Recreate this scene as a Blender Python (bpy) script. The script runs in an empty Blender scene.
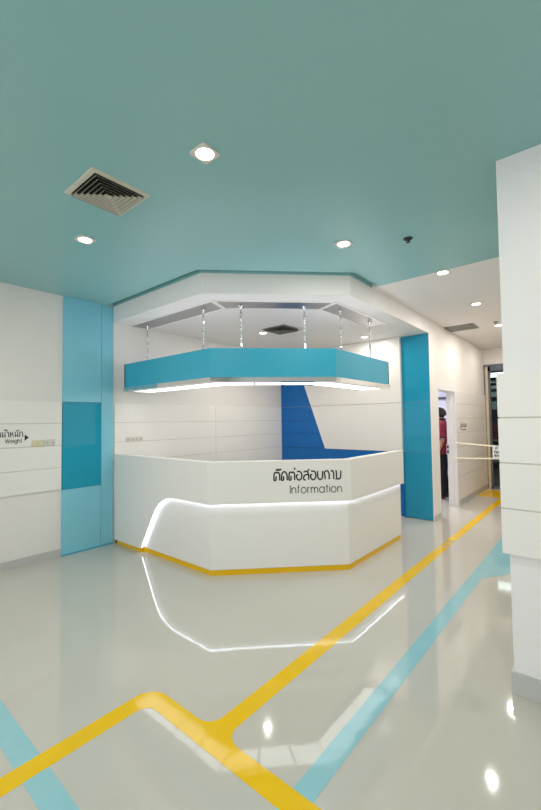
import bpy, bmesh, math, random
from mathutils import Vector, Matrix
random.seed(4)
S = bpy.context.scene
COL = S.collection
PI = math.pi
R2 = math.sqrt(2)

# ------------------------------------------------------------ materials
def srgb(r, g, b):
    f = lambda c: (c/255/12.92) if c/255 <= .04045 else ((c/255+.055)/1.055)**2.4
    return (f(r), f(g), f(b), 1)
MATS = {}
def mat(name, col, rough=.5, metal=0., spec=.5, var=.03, scale=6., bump=0., bscale=40., coat=0., emit=None, estr=0., trans=0., ior=1.45, coatr=.05):
    m = bpy.data.materials.new(name); m.use_nodes = True
    nt = m.node_tree; b = nt.nodes['Principled BSDF']
    tc = nt.nodes.new('ShaderNodeTexCoord')
    nz = nt.nodes.new('ShaderNodeTexNoise'); nz.inputs['Scale'].default_value = scale; nz.inputs['Detail'].default_value = 4
    nt.links.new(tc.outputs['Object'], nz.inputs['Vector'])
    rp = nt.nodes.new('ShaderNodeValToRGB')
    c = col
    rp.color_ramp.elements[0].position = .3; rp.color_ramp.elements[1].position = .7
    rp.color_ramp.elements[0].color = (c[0]*(1-var), c[1]*(1-var), c[2]*(1-var), 1)
    rp.color_ramp.elements[1].color = (min(1, c[0]*(1+var)), min(1, c[1]*(1+var)), min(1, c[2]*(1+var)), 1)
    nt.links.new(nz.outputs['Fac'], rp.inputs['Fac'])
    nt.links.new(rp.outputs['Color'], b.inputs['Base Color'])
    b.inputs['Roughness'].default_value = rough
    b.inputs['Metallic'].default_value = metal
    b.inputs['Specular IOR Level'].default_value = spec
    b.inputs['IOR'].default_value = ior
    b.inputs['Coat Weight'].default_value = coat
    b.inputs['Coat Roughness'].default_value = coatr
    b.inputs['Transmission Weight'].default_value = trans
    if emit:
        b.inputs['Emission Color'].default_value = emit; b.inputs['Emission Strength'].default_value = estr
    if bump:
        n2 = nt.nodes.new('ShaderNodeTexNoise'); n2.inputs['Scale'].default_value = bscale; n2.inputs['Detail'].default_value = 2
        nt.links.new(tc.outputs['Object'], n2.inputs['Vector'])
        bp = nt.nodes.new('ShaderNodeBump'); bp.inputs['Strength'].default_value = bump; bp.inputs['Distance'].default_value = .01
        nt.links.new(n2.outputs['Fac'], bp.inputs['Height']); nt.links.new(bp.outputs['Normal'], b.inputs['Normal'])
        if coat: nt.links.new(bp.outputs['Normal'], b.inputs['Coat Normal'])
    MATS[name] = m
    return m
WALL = mat('wall_paint', (.765, .735, .70, 1), .55, var=.01, bump=.04, bscale=120)
CLAD = mat('white_laminate', (.82, .795, .755, 1), .3, var=.008, scale=2)
COUNTER = mat('counter_laminate', (.785, .765, .73, 1), .28, var=.008, scale=2)
PILLAR = mat('pillar_paint', (.80, .785, .785, 1), .45, var=.01)
SOFFIT = mat('soffit_paint', (.79, .765, .75, 1), .6, var=.01)
GROOVE = mat('groove_shadow_gap', (.60, .58, .50, 1), .7)
TEALC = mat('teal_ceiling_paint', (.278, .525, .53, 1), .38, var=.012, scale=1.5)
FLOOR = mat('epoxy_floor', (.535, .508, .450, 1), .045, var=.012, scale=1.2, bump=.035, bscale=7, spec=.8)
YELLOW = mat('yellow_floor_film', (.82, .50, .001, 1), .07, var=.03, scale=8, bump=.05, bscale=9)
YKICK = mat('yellow_laminate', (.78, .46, .003, 1), .25, var=.01)
SKYBLUE = mat('sky_blue_floor_film', (.29, .53, .58, 1), .06, var=.03, scale=8, bump=.05, bscale=9)
BASEB = mat('grey_vinyl_skirting', (.50, .50, .485, 1), .4, var=.01)
LBLUE = mat('light_blue_laminate', (.215, .55, .67, 1), .22, var=.01, scale=2)
DTEAL = mat('teal_back_painted_glass', (.014, .31, .45, 1), .04, var=.01, scale=2, coat=.0, spec=.2)
CTEAL = mat('teal_column_glass', (.018, .28, .44, 1), .05, var=.01, scale=2, coat=.0, spec=.4)
FASC = mat('turquoise_laminate', (.038, .36, .51, 1), .25, var=.02, scale=30)
NAVY = mat('deep_blue_laminate', (.010, .145, .46, 1), .3, spec=.3, var=.01)
CHROME = mat('chrome', (.78, .78, .79, 1), .06, 1., var=.01)
SATIN = mat('satin_aluminium', (.62, .62, .65, 1), .28, 1., var=.01)
GREYM = mat('grey_metal_panel', (.38, .38, .41, 1), .3, .85, var=.015, scale=3)
ALU = mat('grey_aluminium_frame', (.13, .14, .17, 1), .4, .6, var=.02)
DARK = mat('dark_grey_metal', (.05, .05, .06, 1), .4, .3, var=.03)
BLACK = mat('black_vinyl_lettering', (.02, .02, .02, 1), .5)
GREYL = mat('charcoal_lettering', (.075, .075, .075, 1), .5)
FRAME = mat('white_lamp_frame', (.72, .68, .60, 1), .4)
VENTM = mat('cream_vent_aluminium', (.60, .58, .50, 1), .4)
VENTD = mat('vent_duct_shade', (.006, .006, .006, 1), .8)  # black stands in for the unlit inside of the ducts
VENTG = mat('grey_grille', (.22, .22, .20, 1), .45, .3)
LAMP = mat('downlight_lens', (1, 1, 1, 1), .4, emit=(1, .95, .86, 1), estr=12)
DIMLAMP = mat('dim_lamp_diffuser', (.9, .9, .9, 1), .4, emit=(.95, 1, 1, 1), estr=1.6)
DIFF = mat('light_diffuser', (.9, .9, .9, 1), .35, emit=(.97, .98, 1, 1), estr=2.5)
LED = mat('cool_white_led', (1, 1, 1, 1), .4, emit=(.78, .85, 1, 1), estr=8)
LEDUP = mat('cool_white_uplight', (1, 1, 1, 1), .4, emit=(.84, .88, 1, 1), estr=14)
SWITCH = mat('cream_switch_plate', (.66, .61, .40, 1), .35)
SOCKET = mat('grey_socket_plate', (.64, .62, .55, 1), .35)
BEIGE = mat('beige_door_stile', (.60, .50, .34, 1), .45)
TAPE = mat('cream_tape', (.80, .76, .54, 1), .35)
PAPER = mat('white_paper', (.82, .82, .84, 1), .7)
LAV = mat('lavender_white_paint', (.66, .66, .80, 1), .6, var=.01)
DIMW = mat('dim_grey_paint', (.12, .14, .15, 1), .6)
SHELF = mat('pale_green_shelf', (.26, .35, .35, 1), .4)
MAROON = mat('maroon_cloth', (.21, .012, .04, 1), .85, var=.08, scale=30, bump=.2, bscale=60)
TROUS = mat('black_cloth', (.012, .012, .015, 1), .85, var=.1, scale=30)
SKIN = mat('skin', (.42, .22, .14, 1), .55, var=.04, scale=20)
HAIR = mat('black_hair', (.008, .007, .007, 1), .45, var=.2, scale=60, bump=.4, bscale=90)
SHOE = mat('dark_brown_leather', (.05, .02, .015, 1), .35)
WOODM = mat('dark_red_plastic', (.16, .01, .03, 1), .5)
GLASS = mat('door_glass', (.75, .85, .83, 1), .02, trans=1., ior=1.2, var=.0)

# ------------------------------------------------------------ mesh helpers
class MB:
    def __init__(s): s.bm = bmesh.new()
    def box(s, x0, y0, z0, x1, y1, z1, bev=0.):
        x0, x1 = sorted((x0, x1)); y0, y1 = sorted((y0, y1)); z0, z1 = sorted((z0, z1))
        t = bmesh.new()
        bmesh.ops.create_cube(t, size=1)
        for v in t.verts:
            v.co = Vector(((x0+x1)/2+v.co.x*(x1-x0), (y0+y1)/2+v.co.y*(y1-y0), (z0+z1)/2+v.co.z*(z1-z0)))
        if bev: bmesh.ops.bevel(t, geom=list(t.edges), offset=bev, segments=2, affect='EDGES', profile=.5)
        return s.merge(t)
    def merge(s, t):
        me = bpy.data.meshes.new('t'); t.to_mesh(me); t.free(); s.bm.from_mesh(me); bpy.data.meshes.remove(me); return s
    def prism(s, pts, z0, z1, M=None):
        """closed outline pts (2-D) swept from z0 to z1; M maps (u,v,w) to the world"""
        t = bmesh.new()
        a = [t.verts.new((p[0], p[1], z0)) for p in pts]; b = [t.verts.new((p[0], p[1], z1)) for p in pts]
        n = len(pts)
        f0 = t.faces.new(a); f1 = t.faces.new(b)
        for i in range(n):
            t.faces.new((a[i], a[(i+1) % n], b[(i+1) % n], b[i]))
        f0.normal_update(); f1.normal_update()
        bmesh.ops.triangulate(t, faces=[f0, f1])
        if M is not None:
            for v in t.verts: v.co = M @ v.co
        bmesh.ops.recalc_face_normals(t, faces=t.faces)
        return s.merge(t)
    def quad(s, *pts):
        s.bm.faces.new([s.bm.verts.new(p) for p in pts]); return s
    def lathe(s, prof, loc=(0, 0, 0), seg=24, M=None):
        """prof: (radius, z) list turned about z"""
        t = bmesh.new(); rings = []
        for r, z in prof:
            if r < 1e-6: rings.append([t.verts.new((0, 0, z))])
            else: rings.append([t.verts.new((r*math.cos(2*PI*k/seg), r*math.sin(2*PI*k/seg), z)) for k in range(seg)])
        for A, B in zip(rings, rings[1:]):
            for k in range(seg):
                k2 = (k+1) % seg
                if len(A) == 1 and len(B) == 1: continue
                if len(A) == 1: t.faces.new((A[0], B[k], B[k2]))
                elif len(B) == 1: t.faces.new((A[k], A[k2], B[0]))
                else: t.faces.new((A[k], A[k2], B[k2], B[k]))
        bmesh.ops.recalc_face_normals(t, faces=t.faces)
        for v in t.verts:
            v.co = (M @ v.co if M is not None else v.co) + Vector(loc)
        return s.merge(t)
    def tube(s, pts, r, seg=10):
        t = bmesh.new(); rings = []; P = [Vector(p) for p in pts]
        for i, p in enumerate(P):
            d = (P[min(i+1, len(P)-1)]-P[max(i-1, 0)]).normalized()
            u = d.orthogonal().normalized() if i == 0 else (u-d*u.dot(d)).normalized()
            w = d.cross(u)
            rings.append([t.verts.new(p+u*math.cos(2*PI*k/seg)*r+w*math.sin(2*PI*k/seg)*r) for k in range(seg)])
        for A, B in zip(rings, rings[1:]):
            for k in range(seg): t.faces.new((A[k], A[(k+1) % seg], B[(k+1) % seg], B[k]))
        t.faces.new(rings[0]); t.faces.new(rings[-1])
        bmesh.ops.recalc_face_normals(t, faces=t.faces)
        return s.merge(t)
    def build(s, name, m, parent=None, smooth=False, origin=None):
        me = bpy.data.meshes.new(name)
        o = bpy.data.objects.new(name, me); COL.objects.link(o)
        if parent is not None:
            o.parent = parent; off = parent.matrix_world.translation if parent.parent is None else Vector((0, 0, 0))
            base = parent
            off = Vector(parent.get('_org', (0, 0, 0)))
            for v in s.bm.verts: v.co -= off
            o['_org'] = tuple(off)
        elif origin is not None:
            off = Vector(origin)
            for v in s.bm.verts: v.co -= off
            o.location = off; o['_org'] = tuple(off)
        s.bm.to_mesh(me); s.bm.free()
        if smooth:
            for p in me.polygons: p.use_smooth = True
            try: me.set_sharp_from_angle(angle=math.radians(40))
            except Exception: pass
        ms = m if isinstance(m, (list, tuple)) else [m]
        for k in ms: me.materials.append(k)
        return o
def tag(o, label, cat, group=None, kind=None):
    o['label'] = label; o['category'] = cat
    if group: o['group'] = group
    if kind: o['kind'] = kind
    return o
def struct(o, label=None):
    o['kind'] = 'structure'
    if label: o['label'] = label
    return o
def thing(name, label, cat, loc=(0, 0, 0), group=None):
    o = bpy.data.objects.new(name, None); COL.objects.link(o)
    o.location = loc; o['_org'] = tuple(loc); o.empty_display_size = .1
    return tag(o, label, cat, group)
def copy_tree(o, parent=None):
    c = o.copy(); COL.objects.link(c)
    if parent is not None: c.parent = parent
    for ch in list(o.children): copy_tree(ch, c)
    return c

# ------------------------------------------------------------ plan of the place (metres)
XW = -4.739            # left wall
XC = -1.933            # corridor wall
YB = 5.931             # alcove back wall
YE = 9.452             # corridor end
H = 2.976; HS = 2.772  # ceilings
XR, YN = 3.2, -3.6     # extents to the right and behind the viewer

def octo(b, xA, c, o, xl, yr):
    """45-degree cornered front: along y=b, diagonal, then along x=-c; o = inward offset"""
    k = b-xA
    A = (b+o-k-o*R2, b+o); B = (-(c+o), -(c+o)+k+o*R2)
    return [(xl, b+o), A, B, (-(c+o), yr)]
def ring(b, xA, c, o0, o1, xl, yr):
    return octo(b, xA, c, o0, xl, yr) + octo(b, xA, c, o1, xl, yr)[::-1]
HD = (2.514, -3.003, 1.933)      # header outline
CT = (2.531, -2.942, 1.940)      # counter outline
CN = (2.541, -2.912, 2.029)      # canopy outline

# ------------------------------------------------------------ shell
m = MB(); m.box(XW-.1, YN-.1, -.1, XR+.1, 13.5, 0); struct(m.build('floor', FLOOR))
# left wall
m = MB(); m.box(XW-.12, YN, 0, XW, YB+.1, 3.1); struct(m.build('wall_left', WALL))
m = MB(); m.box(XW-.12, YB, 0, -2.363, YB+.1, 3.1)
m.box(-2.363, 5.975, 0, XC-.02, 6.06, 3.1); struct(m.build('wall_back', WALL))
# corridor wall with door opening 6.285..7.20, 1.975 high
D0, D1, DH = 6.285, 7.205, 1.98
WT = .125
m = MB()
m.box(XC-WT, 5.972, 0, XC, D0, 3.1); m.box(XC-WT, D1, 0, XC, YE, 3.1); m.box(XC-WT, D0, DH, XC, D1, 3.1)
struct(m.build('wall_corridor', WALL))
# corridor end wall over the glass door
m = MB(); m.box(XC-.2, YE, 2.64, 0, YE+.12, 3.1); m.box(-.55, YE, 0, 0, YE+.12, 2.64); struct(m.build('wall_end', WALL))
# pillar (right)
m = MB(); m.box(-.42, 2.536, 0, .55, 3.35, 3.1); struct(m.build('wall_right', PILLAR))
m = MB(); m.box(-.42, 6.3, 0, -.3, YE, 3.1); struct(m.build('wall_corridor_right', WALL))
m = MB(); m.box(XR, YN, 0, XR+.12, 9.5, 3.1); m.box(-.3, 6.3, 0, XR, 6.42, 3.1); struct(m.build('wall_far_right', WALL))
# rear wall with three tall window openings
m = MB()
m.box(XW, YN-.12, 0, XR, YN, .5); m.box(XW, YN-.12, 2.7, XR, YN, 3.1)
for x0, x1 in ((XW, -4.3), (-2.1, -1.9), (.3, .5), (2.7, XR)): m.box(x0, YN-.12, .5, x1, YN, 2.7)
struct(m.build('wall_rear', WALL))
for i, (x0, x1) in enumerate(((-4.3, -2.1), (-1.9, .3), (.5, 2.7))):
    m = MB()
    m.box(x0, YN-.09, .5, x0+.05, YN-.03, 2.7); m.box(x1-.05, YN-.09, .5, x1, YN-.03, 2.7)
    m.box(x0, YN-.09, .5, x1, YN-.03, .55); m.box(x0, YN-.09, 2.65, x1, YN-.03, 2.7); m.box((x0+x1)/2-.025, YN-.09, .5, (x0+x1)/2+.025, YN-.03, 2.7)
    struct(m.build('window_%d' % (i+1), SATIN))

# teal ceiling: everything in front of the header, with a recessed shadow groove along it
GW = .085
gr = octo(*HD, -GW, XW, 4.085)
pts = [(XW-.1, YN-.1), (XR+.1, YN-.1), (XR+.1, 4.085), (gr[3][0], 4.085), gr[2], gr[1], (XW-.1, gr[0][1])]
m = MB(); m.prism(pts, H, H+.12)
m.prism(ring(*HD, -GW, 0, XW-.1, 4.085), H+.045, H+.12)
struct(m.build('ceiling', TEALC))
m = MB(); m.prism([(XC, 4.085), (XR+.1, 4.085), (XR+.1, YE+.1), (XC-.1, YE+.1), (XC-.1, 6.0), (XC, 6.0)], H, H+.12)
struct(m.build('ceiling_corridor', SOFFIT))
# header + alcove ceiling in one downstand slab
ho = octo(*HD, 0, XW, 5.972)
m = MB(); m.prism([ho[0], ho[1], ho[2], ho[3], (-2.363, 5.972), (-2.363, YB), (XW, YB)], HS, H)
struct(m.build('ceiling_alcove', SOFFIT))
# the teal painted inside face of the groove
m = MB(); m.prism(ring(*HD, -.003, 0, XW, 4.085), H, H+.045); struct(m.build('trim_1', TEALC))

# baseboards
m = MB(); m.box(XW, YN, 0, XW+.012, 1.905, .085); struct(m.build('baseboard_left', BASEB))
m = MB(); m.box(XC, 5.972, 0, XC+.012, D0-.0, .075); m.box(XC, D1+.05, 0, XC+.012, YE, .085); struct(m.build('baseboard_corridor', BASEB))
m = MB(); m.box(-.432, 2.524, 0, .562, 2.536, .115); m.box(-.432, 2.536, 0, -.42, 3.362, .115); struct(m.build('baseboard_right', BASEB))

# ------------------------------------------------------------ wall cladding (boards with shadow gaps)
def boards_x(name, x, y0, y1, zs, label, joints=(), t=.018, group=None, mt=CLAD, side=1):
    m = MB(); g = .007
    for z0, z1 in zip(zs, zs[1:]):
        ys = [y0]+list(joints)+[y1]
        for a, b in zip(ys, ys[1:]):
            m.box(x, a+(.002 if a != y0 else 0), z0+g/2, x+side*t, b-(.002 if b != y1 else 0), z1-g/2, .0015)
    o = thing(name, label, 'wall panelling', (x, y0, zs[0]), group)
    m.build('board', mt, o)
    b = MB(); b.box(x, y0+.002, zs[0]+.006, x+side*(t-.005), y1-.002, zs[-1]-.006); b.build('backing', GROOVE, o)
    return o
Z5 = [.75, 1.0, 1.25, 1.5, 1.75]
boards_x('wall_cladding', XW, -1.6, 1.9, Z5, 'white horizontal board panelling on left wall, behind the Weight lettering', joints=(-.3,))
boards_x('wall_cladding', XW, 2.535, YB-.001, [.5]+Z5, 'white board panelling on the left side of alcove, behind counter with socket plate', joints=(4.237,))
cw = boards_x('wall_cladding', XC, D1+.06, YE-.01, [.095, .5, .75, 1.0, 1.25, 1.5, 1.75, 1.99], 'white board panelling on corridor wall, right of the doorway', t=.014)
# pillar panelling wraps the corner
o = thing('pillar_cladding', 'white horizontal board panelling wrapped round the right-hand pillar', 'wall panelling', (-.42, 2.536, .75))
for z0, z1 in zip(Z5, Z5[1:]):
    m = MB(); m.prism([(-.45, 2.506), (.58, 2.506), (.58, 3.38), (-.45, 3.38)], z0+.004, z1-.004); m.build('board', CLAD, o)
m = MB(); m.box(-.445, 2.511, .76, .57, 3.37, 1.74); m.build('backing', GROOVE, o)

# blue pilaster on the left wall
o = thing('blue_pilaster', 'tall pale blue panelled pilaster with a darker teal glass panel, on left wall', 'pilaster', (XW, 2.2, 0))
T = .022
m = MB(); m.box(XW, 1.906, 1.748, XW+T, 2.357, H, .0015); m.build('upper_panel', LBLUE, o)
m = MB(); m.box(XW, 1.906, .012, XW+T, 2.357, .742, .0015); m.build('lower_panel', LBLUE, o)
m = MB(); m.box(XW, 1.906, .745, XW+T+.003, 2.357, 1.745, .0015); g = m.build('glass_panel', DTEAL, o); g['label'] = 'darker glossy teal glass panel'
m = MB(); m.box(XW, 2.361, .012, XW+T, 2.512, H, .0015); m.build('side_panel', LBLUE, o)
m = MB(); m.box(XW, 1.904, 0, XW+.03, 2.512, .012); m.build('plinth', FASC, o)

# teal column face right of the alcove
o = thing('teal_column', 'full-height glossy teal glass column face right of the counter, by the doorway', 'column', (-2.15, 5.965, 0))
for z0, z1 in ((.006, 1.0), (1.003, 1.748), (1.751, HS-.001)):
    m = MB(); m.box(-2.361, 5.958, z0, XC-.006, 5.972, z1, .001); m.build('glass_panel', CTEAL, o)
m = MB(); m.box(XC-.006, 5.953, 0, XC+.002, 5.972, HS); m.build('edge_trim', CLAD, o)

# alcove back wall panels: blue slanted field and white boards over it
yb = YB-.001
o = thing('blue_wall_panel', 'deep blue panelling with a slanted edge on the alcove back wall behind counter', 'wall panelling', (-4.2, YB, .1))
def pan_y(pts, y, t, name, mt, par):
    M = Matrix(((1, 0, 0, 0), (0, 0, -1, y), (0, 1, 0, 0), (0, 0, 0, 1)))  # (u,v,w)->(u, y-w, v)
    m = MB(); m.prism(pts, 0, t, M); return m.build(name, mt, par)
xr = -2.364
for z0, z1 in ((.02, .497), (.503, .747), (.753, .997)):
    pan_y([(XW+.02, z0), (xr, z0), (xr, z1), (XW+.02, z1)], yb, .012, 'lower_board', NAVY, o)
xs = lambda z: -3.747+(z-1.0)*(-4.18+3.747)/(2.148-1.0)
for z0, z1 in ((1.003, 1.247), (1.253, 1.497), (1.503, 1.747), (1.753, HS-.002)):
    pan_y([(XW+.02, z0), (xs(z0), z0), (xs(z1), z1), (XW+.02, z1)], yb, .012, 'upper_board', NAVY, o)
m = MB(); m.box(-2.3628, 5.919, .005, -2.3615, 5.9575, .997); m.build('return_board', NAVY, o)
m = MB(); m.box(XW+.02, YB-.004, .02, xr, YB-.001, 1.7); m.build('backing', DARK, o)
o = thing('white_wall_panel', 'cream white panel with a slanted left edge on the alcove back wall', 'wall panelling', (-3, YB, 1.0))
e = .004
pan_y([(xs(1.0)+e, 1.0), (xr, 1.0), (xr, 1.747), (xs(1.747)+e, 1.747)], yb-.003, .022, 'lower_panel', CLAD, o)
pan_y([(xs(1.753)+e, 1.753), (xr, 1.753), (xr, HS-.002), (xs(HS-.002)+e, HS-.002)], yb-.003, .022, 'upper_panel', CLAD, o)

# ------------------------------------------------------------ reception counter
ZB, ZT = .694, 1.0965
ctr = thing('reception_counter', 'white angular reception counter lettered Information, with yellow plinth and light strip', 'counter', (-3.3, 3.3, 0))
yr = 4.88
m = MB(); m.prism(ring(*CT, 0, .045, XW+.022, yr), ZB, ZT-.001); o1 = m.build('upper_panel', COUNTER, ctr)
m = MB(); m.prism(ring(*CT, 0, .10, XW+.022, yr+.004), ZT-.001, ZT+.006); m.build('counter_rim', CLAD, ctr)
m = MB(); m.prism(ring(*CT, .05, .55, XW+.022, yr-.02), .72, .745); m.build('work_shelf', COUNTER, ctr)
# side leaf that sweeps down to the floor (curved edge)
cur = [(-4.133, .046), (-4.075, .145), (-4.017, .245), (-3.955, .345), (-3.907, .431), (-3.862, .497), (-3.819, .553), (-3.77, .597), (-3.715, .634), (-3.645, .664), (-3.572, .683), (-3.49, .691), (-3.40, .694)]
M = Matrix(((1, 0, 0, 0), (0, 0, 1, CT[0]), (0, 1, 0, 0), (0, 0, 0, 1)))   # (u,v,w)->(u, b+w, v)
poly = [(XW+.022, .046)]+cur+[(XW+.022, .694)]
m = MB(); m.prism(poly, 0, .045, M); m.build('curved_side_panel', COUNTER, ctr)
# recessed lower front
m = MB(); m.prism(ring(*CT, .047, .075, XW+.06, yr-.012), .055, .74); m.build('lower_panel', COUNTER, ctr)
m = MB(); m.prism(ring(*CT, .052, .09, XW+.08, yr-.014), 0, .056); m.build('plinth', YKICK, ctr)['label'] = 'yellow plinth'
m = MB(); m.box(XW+.022, 2.55, 0, XW+.078, 2.6, .05); m.build('corner_block', DARK, ctr)
m = MB(); m.box(XW+.078, CT[0]+.01, 0, -4.125, CT[0]+.05, .044); m.build('side_plinth', YKICK, ctr)['label'] = 'yellow plinth under the side'
# led strip: tucked behind the lower edge of the upper leaf, aimed down at the lower front
led = MB()
lo = octo(*CT, .020, -3.40, yr-.02); li = octo(*CT, .030, -3.40, yr-.02)
led.prism(lo+li[::-1], ZB-.004, ZB-.001)
led.build('led_strip', LED, ctr)
M2 = Matrix(((1, 0, 0, 0), (0, 0, 1, CT[0]+.016), (0, 1, 0, 0), (0, 0, 0, 1)))
def offs(c, d):
    out = []
    for i, p in enumerate(c):
        a = Vector(c[max(i-1, 0)]); b = Vector(c[min(i+1, len(c)-1)]); t = (b-a).normalized(); n = Vector((t.y, -t.x))
        out.append((p[0]+n.x*d, p[1]+n.y*d))
    return out
cc = [(cur[0][0]+.006, .058)]+cur[1:]
m = MB(); m.prism(offs(cc, .001)+offs(cc, .004)[::-1], .004, .014, M2); m.build('curved_led_strip', LED, ctr)
# end panels of the counter on the right
m = MB(); m.prism([(-(CT[2]+.05), yr-.012), (-(CT[2]+.55), yr-.012), (-(CT[2]+.55), yr+.006), (-(CT[2]+.05), yr+.006)], 0, .72); m.build('end_panel', COUNTER, ctr)

# lettering helper: text to mesh, extruded a hair
def lettering(txt, size, name, M, m_, parent=None, weight=0., extrude=.0012, align='LEFT', spacing=1.0, sx=1.0, fit=None):
    cu = bpy.data.curves.new(name, 'FONT'); cu.body = txt; cu.size = size; cu.extrude = extrude; cu.offset = weight
    cu.align_x = align; cu.space_character = spacing
    t = bpy.data.objects.new('t', cu); COL.objects.link(t)
    bpy.context.view_layer.update()
    me = bpy.data.meshes.new_from_object(t.evaluated_get(bpy.context.evaluated_depsgraph_get()))
    bpy.data.objects.remove(t)
    me.materials.clear()
    bm = bmesh.new(); bm.from_mesh(me); bpy.data.meshes.remove(me)
    if fit and len(bm.verts):
        u0 = min(v.co.x for v in bm.verts); u1 = max(v.co.x for v in bm.verts)
        v0 = min(v.co.y for v in bm.verts); v1 = max(v.co.y for v in bm.verts)
        a0, a1, b0, b1 = fit
        for v in bm.verts:
            v.co.x = a0+(v.co.x-u0)/(u1-u0)*(a1-a0); v.co.y = b0+(v.co.y-v0)/(v1-v0)*(b1-b0)
    for v in bm.verts: v.co = M @ v.co
    mb = MB(); mb.bm.free(); mb.bm = bm
    if parent is None: return mb.build(name, m_, None, origin=M @ Vector((0, 0, 0)))
    return mb.build(name, m_, parent)

GL = {
 'ต': (1, [[(0, 0), (0, .72), (.22, 1), (.5, .84), (.78, 1), (1, .72), (1, 0)], [(0, 0), (.36, 0), (.36, .5)]]),
 'ด': (1, [[(0, 0), (0, .65), (.3, 1), (.7, 1), (1, .65), (1, 0)], [(0, 0), (.36, 0), (.36, .5)]]),
 'อ': (.95, [[(.35, .6), (0, .6), (0, .3), (.28, 0), (.72, 0), (1, .3), (1, .7), (.72, 1), (.1, 1)]]),
 'ส': (.9, [[(.42, 0), (0, 0), (0, .35), (.25, .6), (.98, .6)], [(0, .88), (.3, 1), (.7, 1), (1, .7), (1, 0)], [(.75, .96), (1.14, 1.24)]]),
 'บ': (.9, [[(0, 1), (0, .28), (.28, 0), (.72, 0), (1, .28), (1, 1)]]),
 'ถ': (.85, [[(.12, 0), (.12, .5), (0, .66), (.02, .84), (.3, 1), (.7, 1), (1, .7), (1, 0)]]),
 'า': (.5, [[(0, .9), (.3, 1), (.7, 1), (1, .7), (1, 0)]]),
 'ม': (.95, [[(0, 1), (.17, 1), (.17, 0), (.75, 0), (1, .25), (1, 1)], [(0, 0), (.17, 0)]]),
 'น': (.95, [[(0, 1), (.17, 1), (.17, 0)], [(.17, .05), (.55, .36), (.84, .2), (1, 0)], [(.86, 1), (.86, .2)]]),
 'ห': (.95, [[(0, 1), (.15, 1), (.15, 0)], [(.15, .45), (.6, .62), (.9, 1)], [(.55, .62), (.88, .5), (.88, 0)]]),
 'ก': (.9, [[(.1, 0), (.1, .55), (0, .68), (.06, .86), (.35, 1), (.72, 1), (1, .7), (1, 0)]]),
 'ช': (.95, [[(0, .9), (.18, 1), (.18, 0), (.75, 0), (1, .25), (1, .55), (.75, .72)], [(.7, .75), (1.08, 1.12)]]),
 'ง': (.65, [[(.5, 1), (1, .9), (1, .1), (.75, 0), (0, .55)]]),
 'ิ': (0, [[(-1.0, 1.2), (-.6, 1.3), (-.1, 1.2), (-1.0, 1.2)], [(-.1, 1.2), (-.1, 1.36)]]),
 '่': (0, [[(-.3, 1.2), (-.3, 1.46)]]),
 'ั': (0, [[(-.8, 1.4), (-.75, 1.2), (-.4, 1.2), (.0, 1.42)]]),
 '้': (0, [[(-.7, 1.5), (-.5, 1.52), (-.5, 1.34), (-.2, 1.55)]]),
 'ํ': (0, [[(.0, 1.2), (.14, 1.32), (0, 1.42), (-.14, 1.32), (0, 1.2)]]),
 'I': (0, [[(0, 0), (0, 1.4)]]), 'i': (0, [[(0, 0), (0, 1)], [(0, 1.3), (0, 1.4)]]),
 'n': (.8, [[(0, 0), (0, 1)], [(0, .45), (.1, .85), (.5, 1), (.9, .85), (1, .45), (1, 0)]]),
 'm': (1.35, [[(0, 0), (0, 1)], [(0, .5), (.08, .88), (.25, 1), (.43, .88), (.5, .5), (.5, 0)], [(.5, .5), (.57, .88), (.75, 1), (.93, .88), (1, .5), (1, 0)]]),
 'f': (.4, [[(.4, 0), (.4, 1.15), (.6, 1.4), (1, 1.4)], [(0, 1), (.9, 1)]]),
 'r': (.35, [[(0, 0), (0, 1)], [(0, .5), (.3, .92), (1, 1)]]),
 't': (.4, [[(.5, 0), (.5, 1.4)], [(0, 1), (1, 1)]]),
 'o': (1, 'c'), 'a': (1, 'ca'), 'e': (1, 'ce'), 'g': (1, 'cg'),
 'h': (.8, [[(0, 0), (0, 1.4)], [(0, .45), (.1, .85), (.5, 1), (.9, .85), (1, .45), (1, 0)]]),
 'W': (1.7, [[(0, 1.4), (.25, 0)], [(.25, 0), (.5, 1.4)], [(.5, 1.4), (.75, 0)], [(.75, 0), (1, 1.4)]]),
}
def smooth_line(P, sharp=False):
    P = [Vector((p[0], p[1], 0)) for p in P]
    if sharp or len(P) < 3: return P
    for _ in range(2):
        Q = [P[0]]
        for a, b in zip(P, P[1:]):
            Q += [a.lerp(b, .25), a.lerp(b, .75)]
        P = Q+[P[-1]]
    return P
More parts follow.
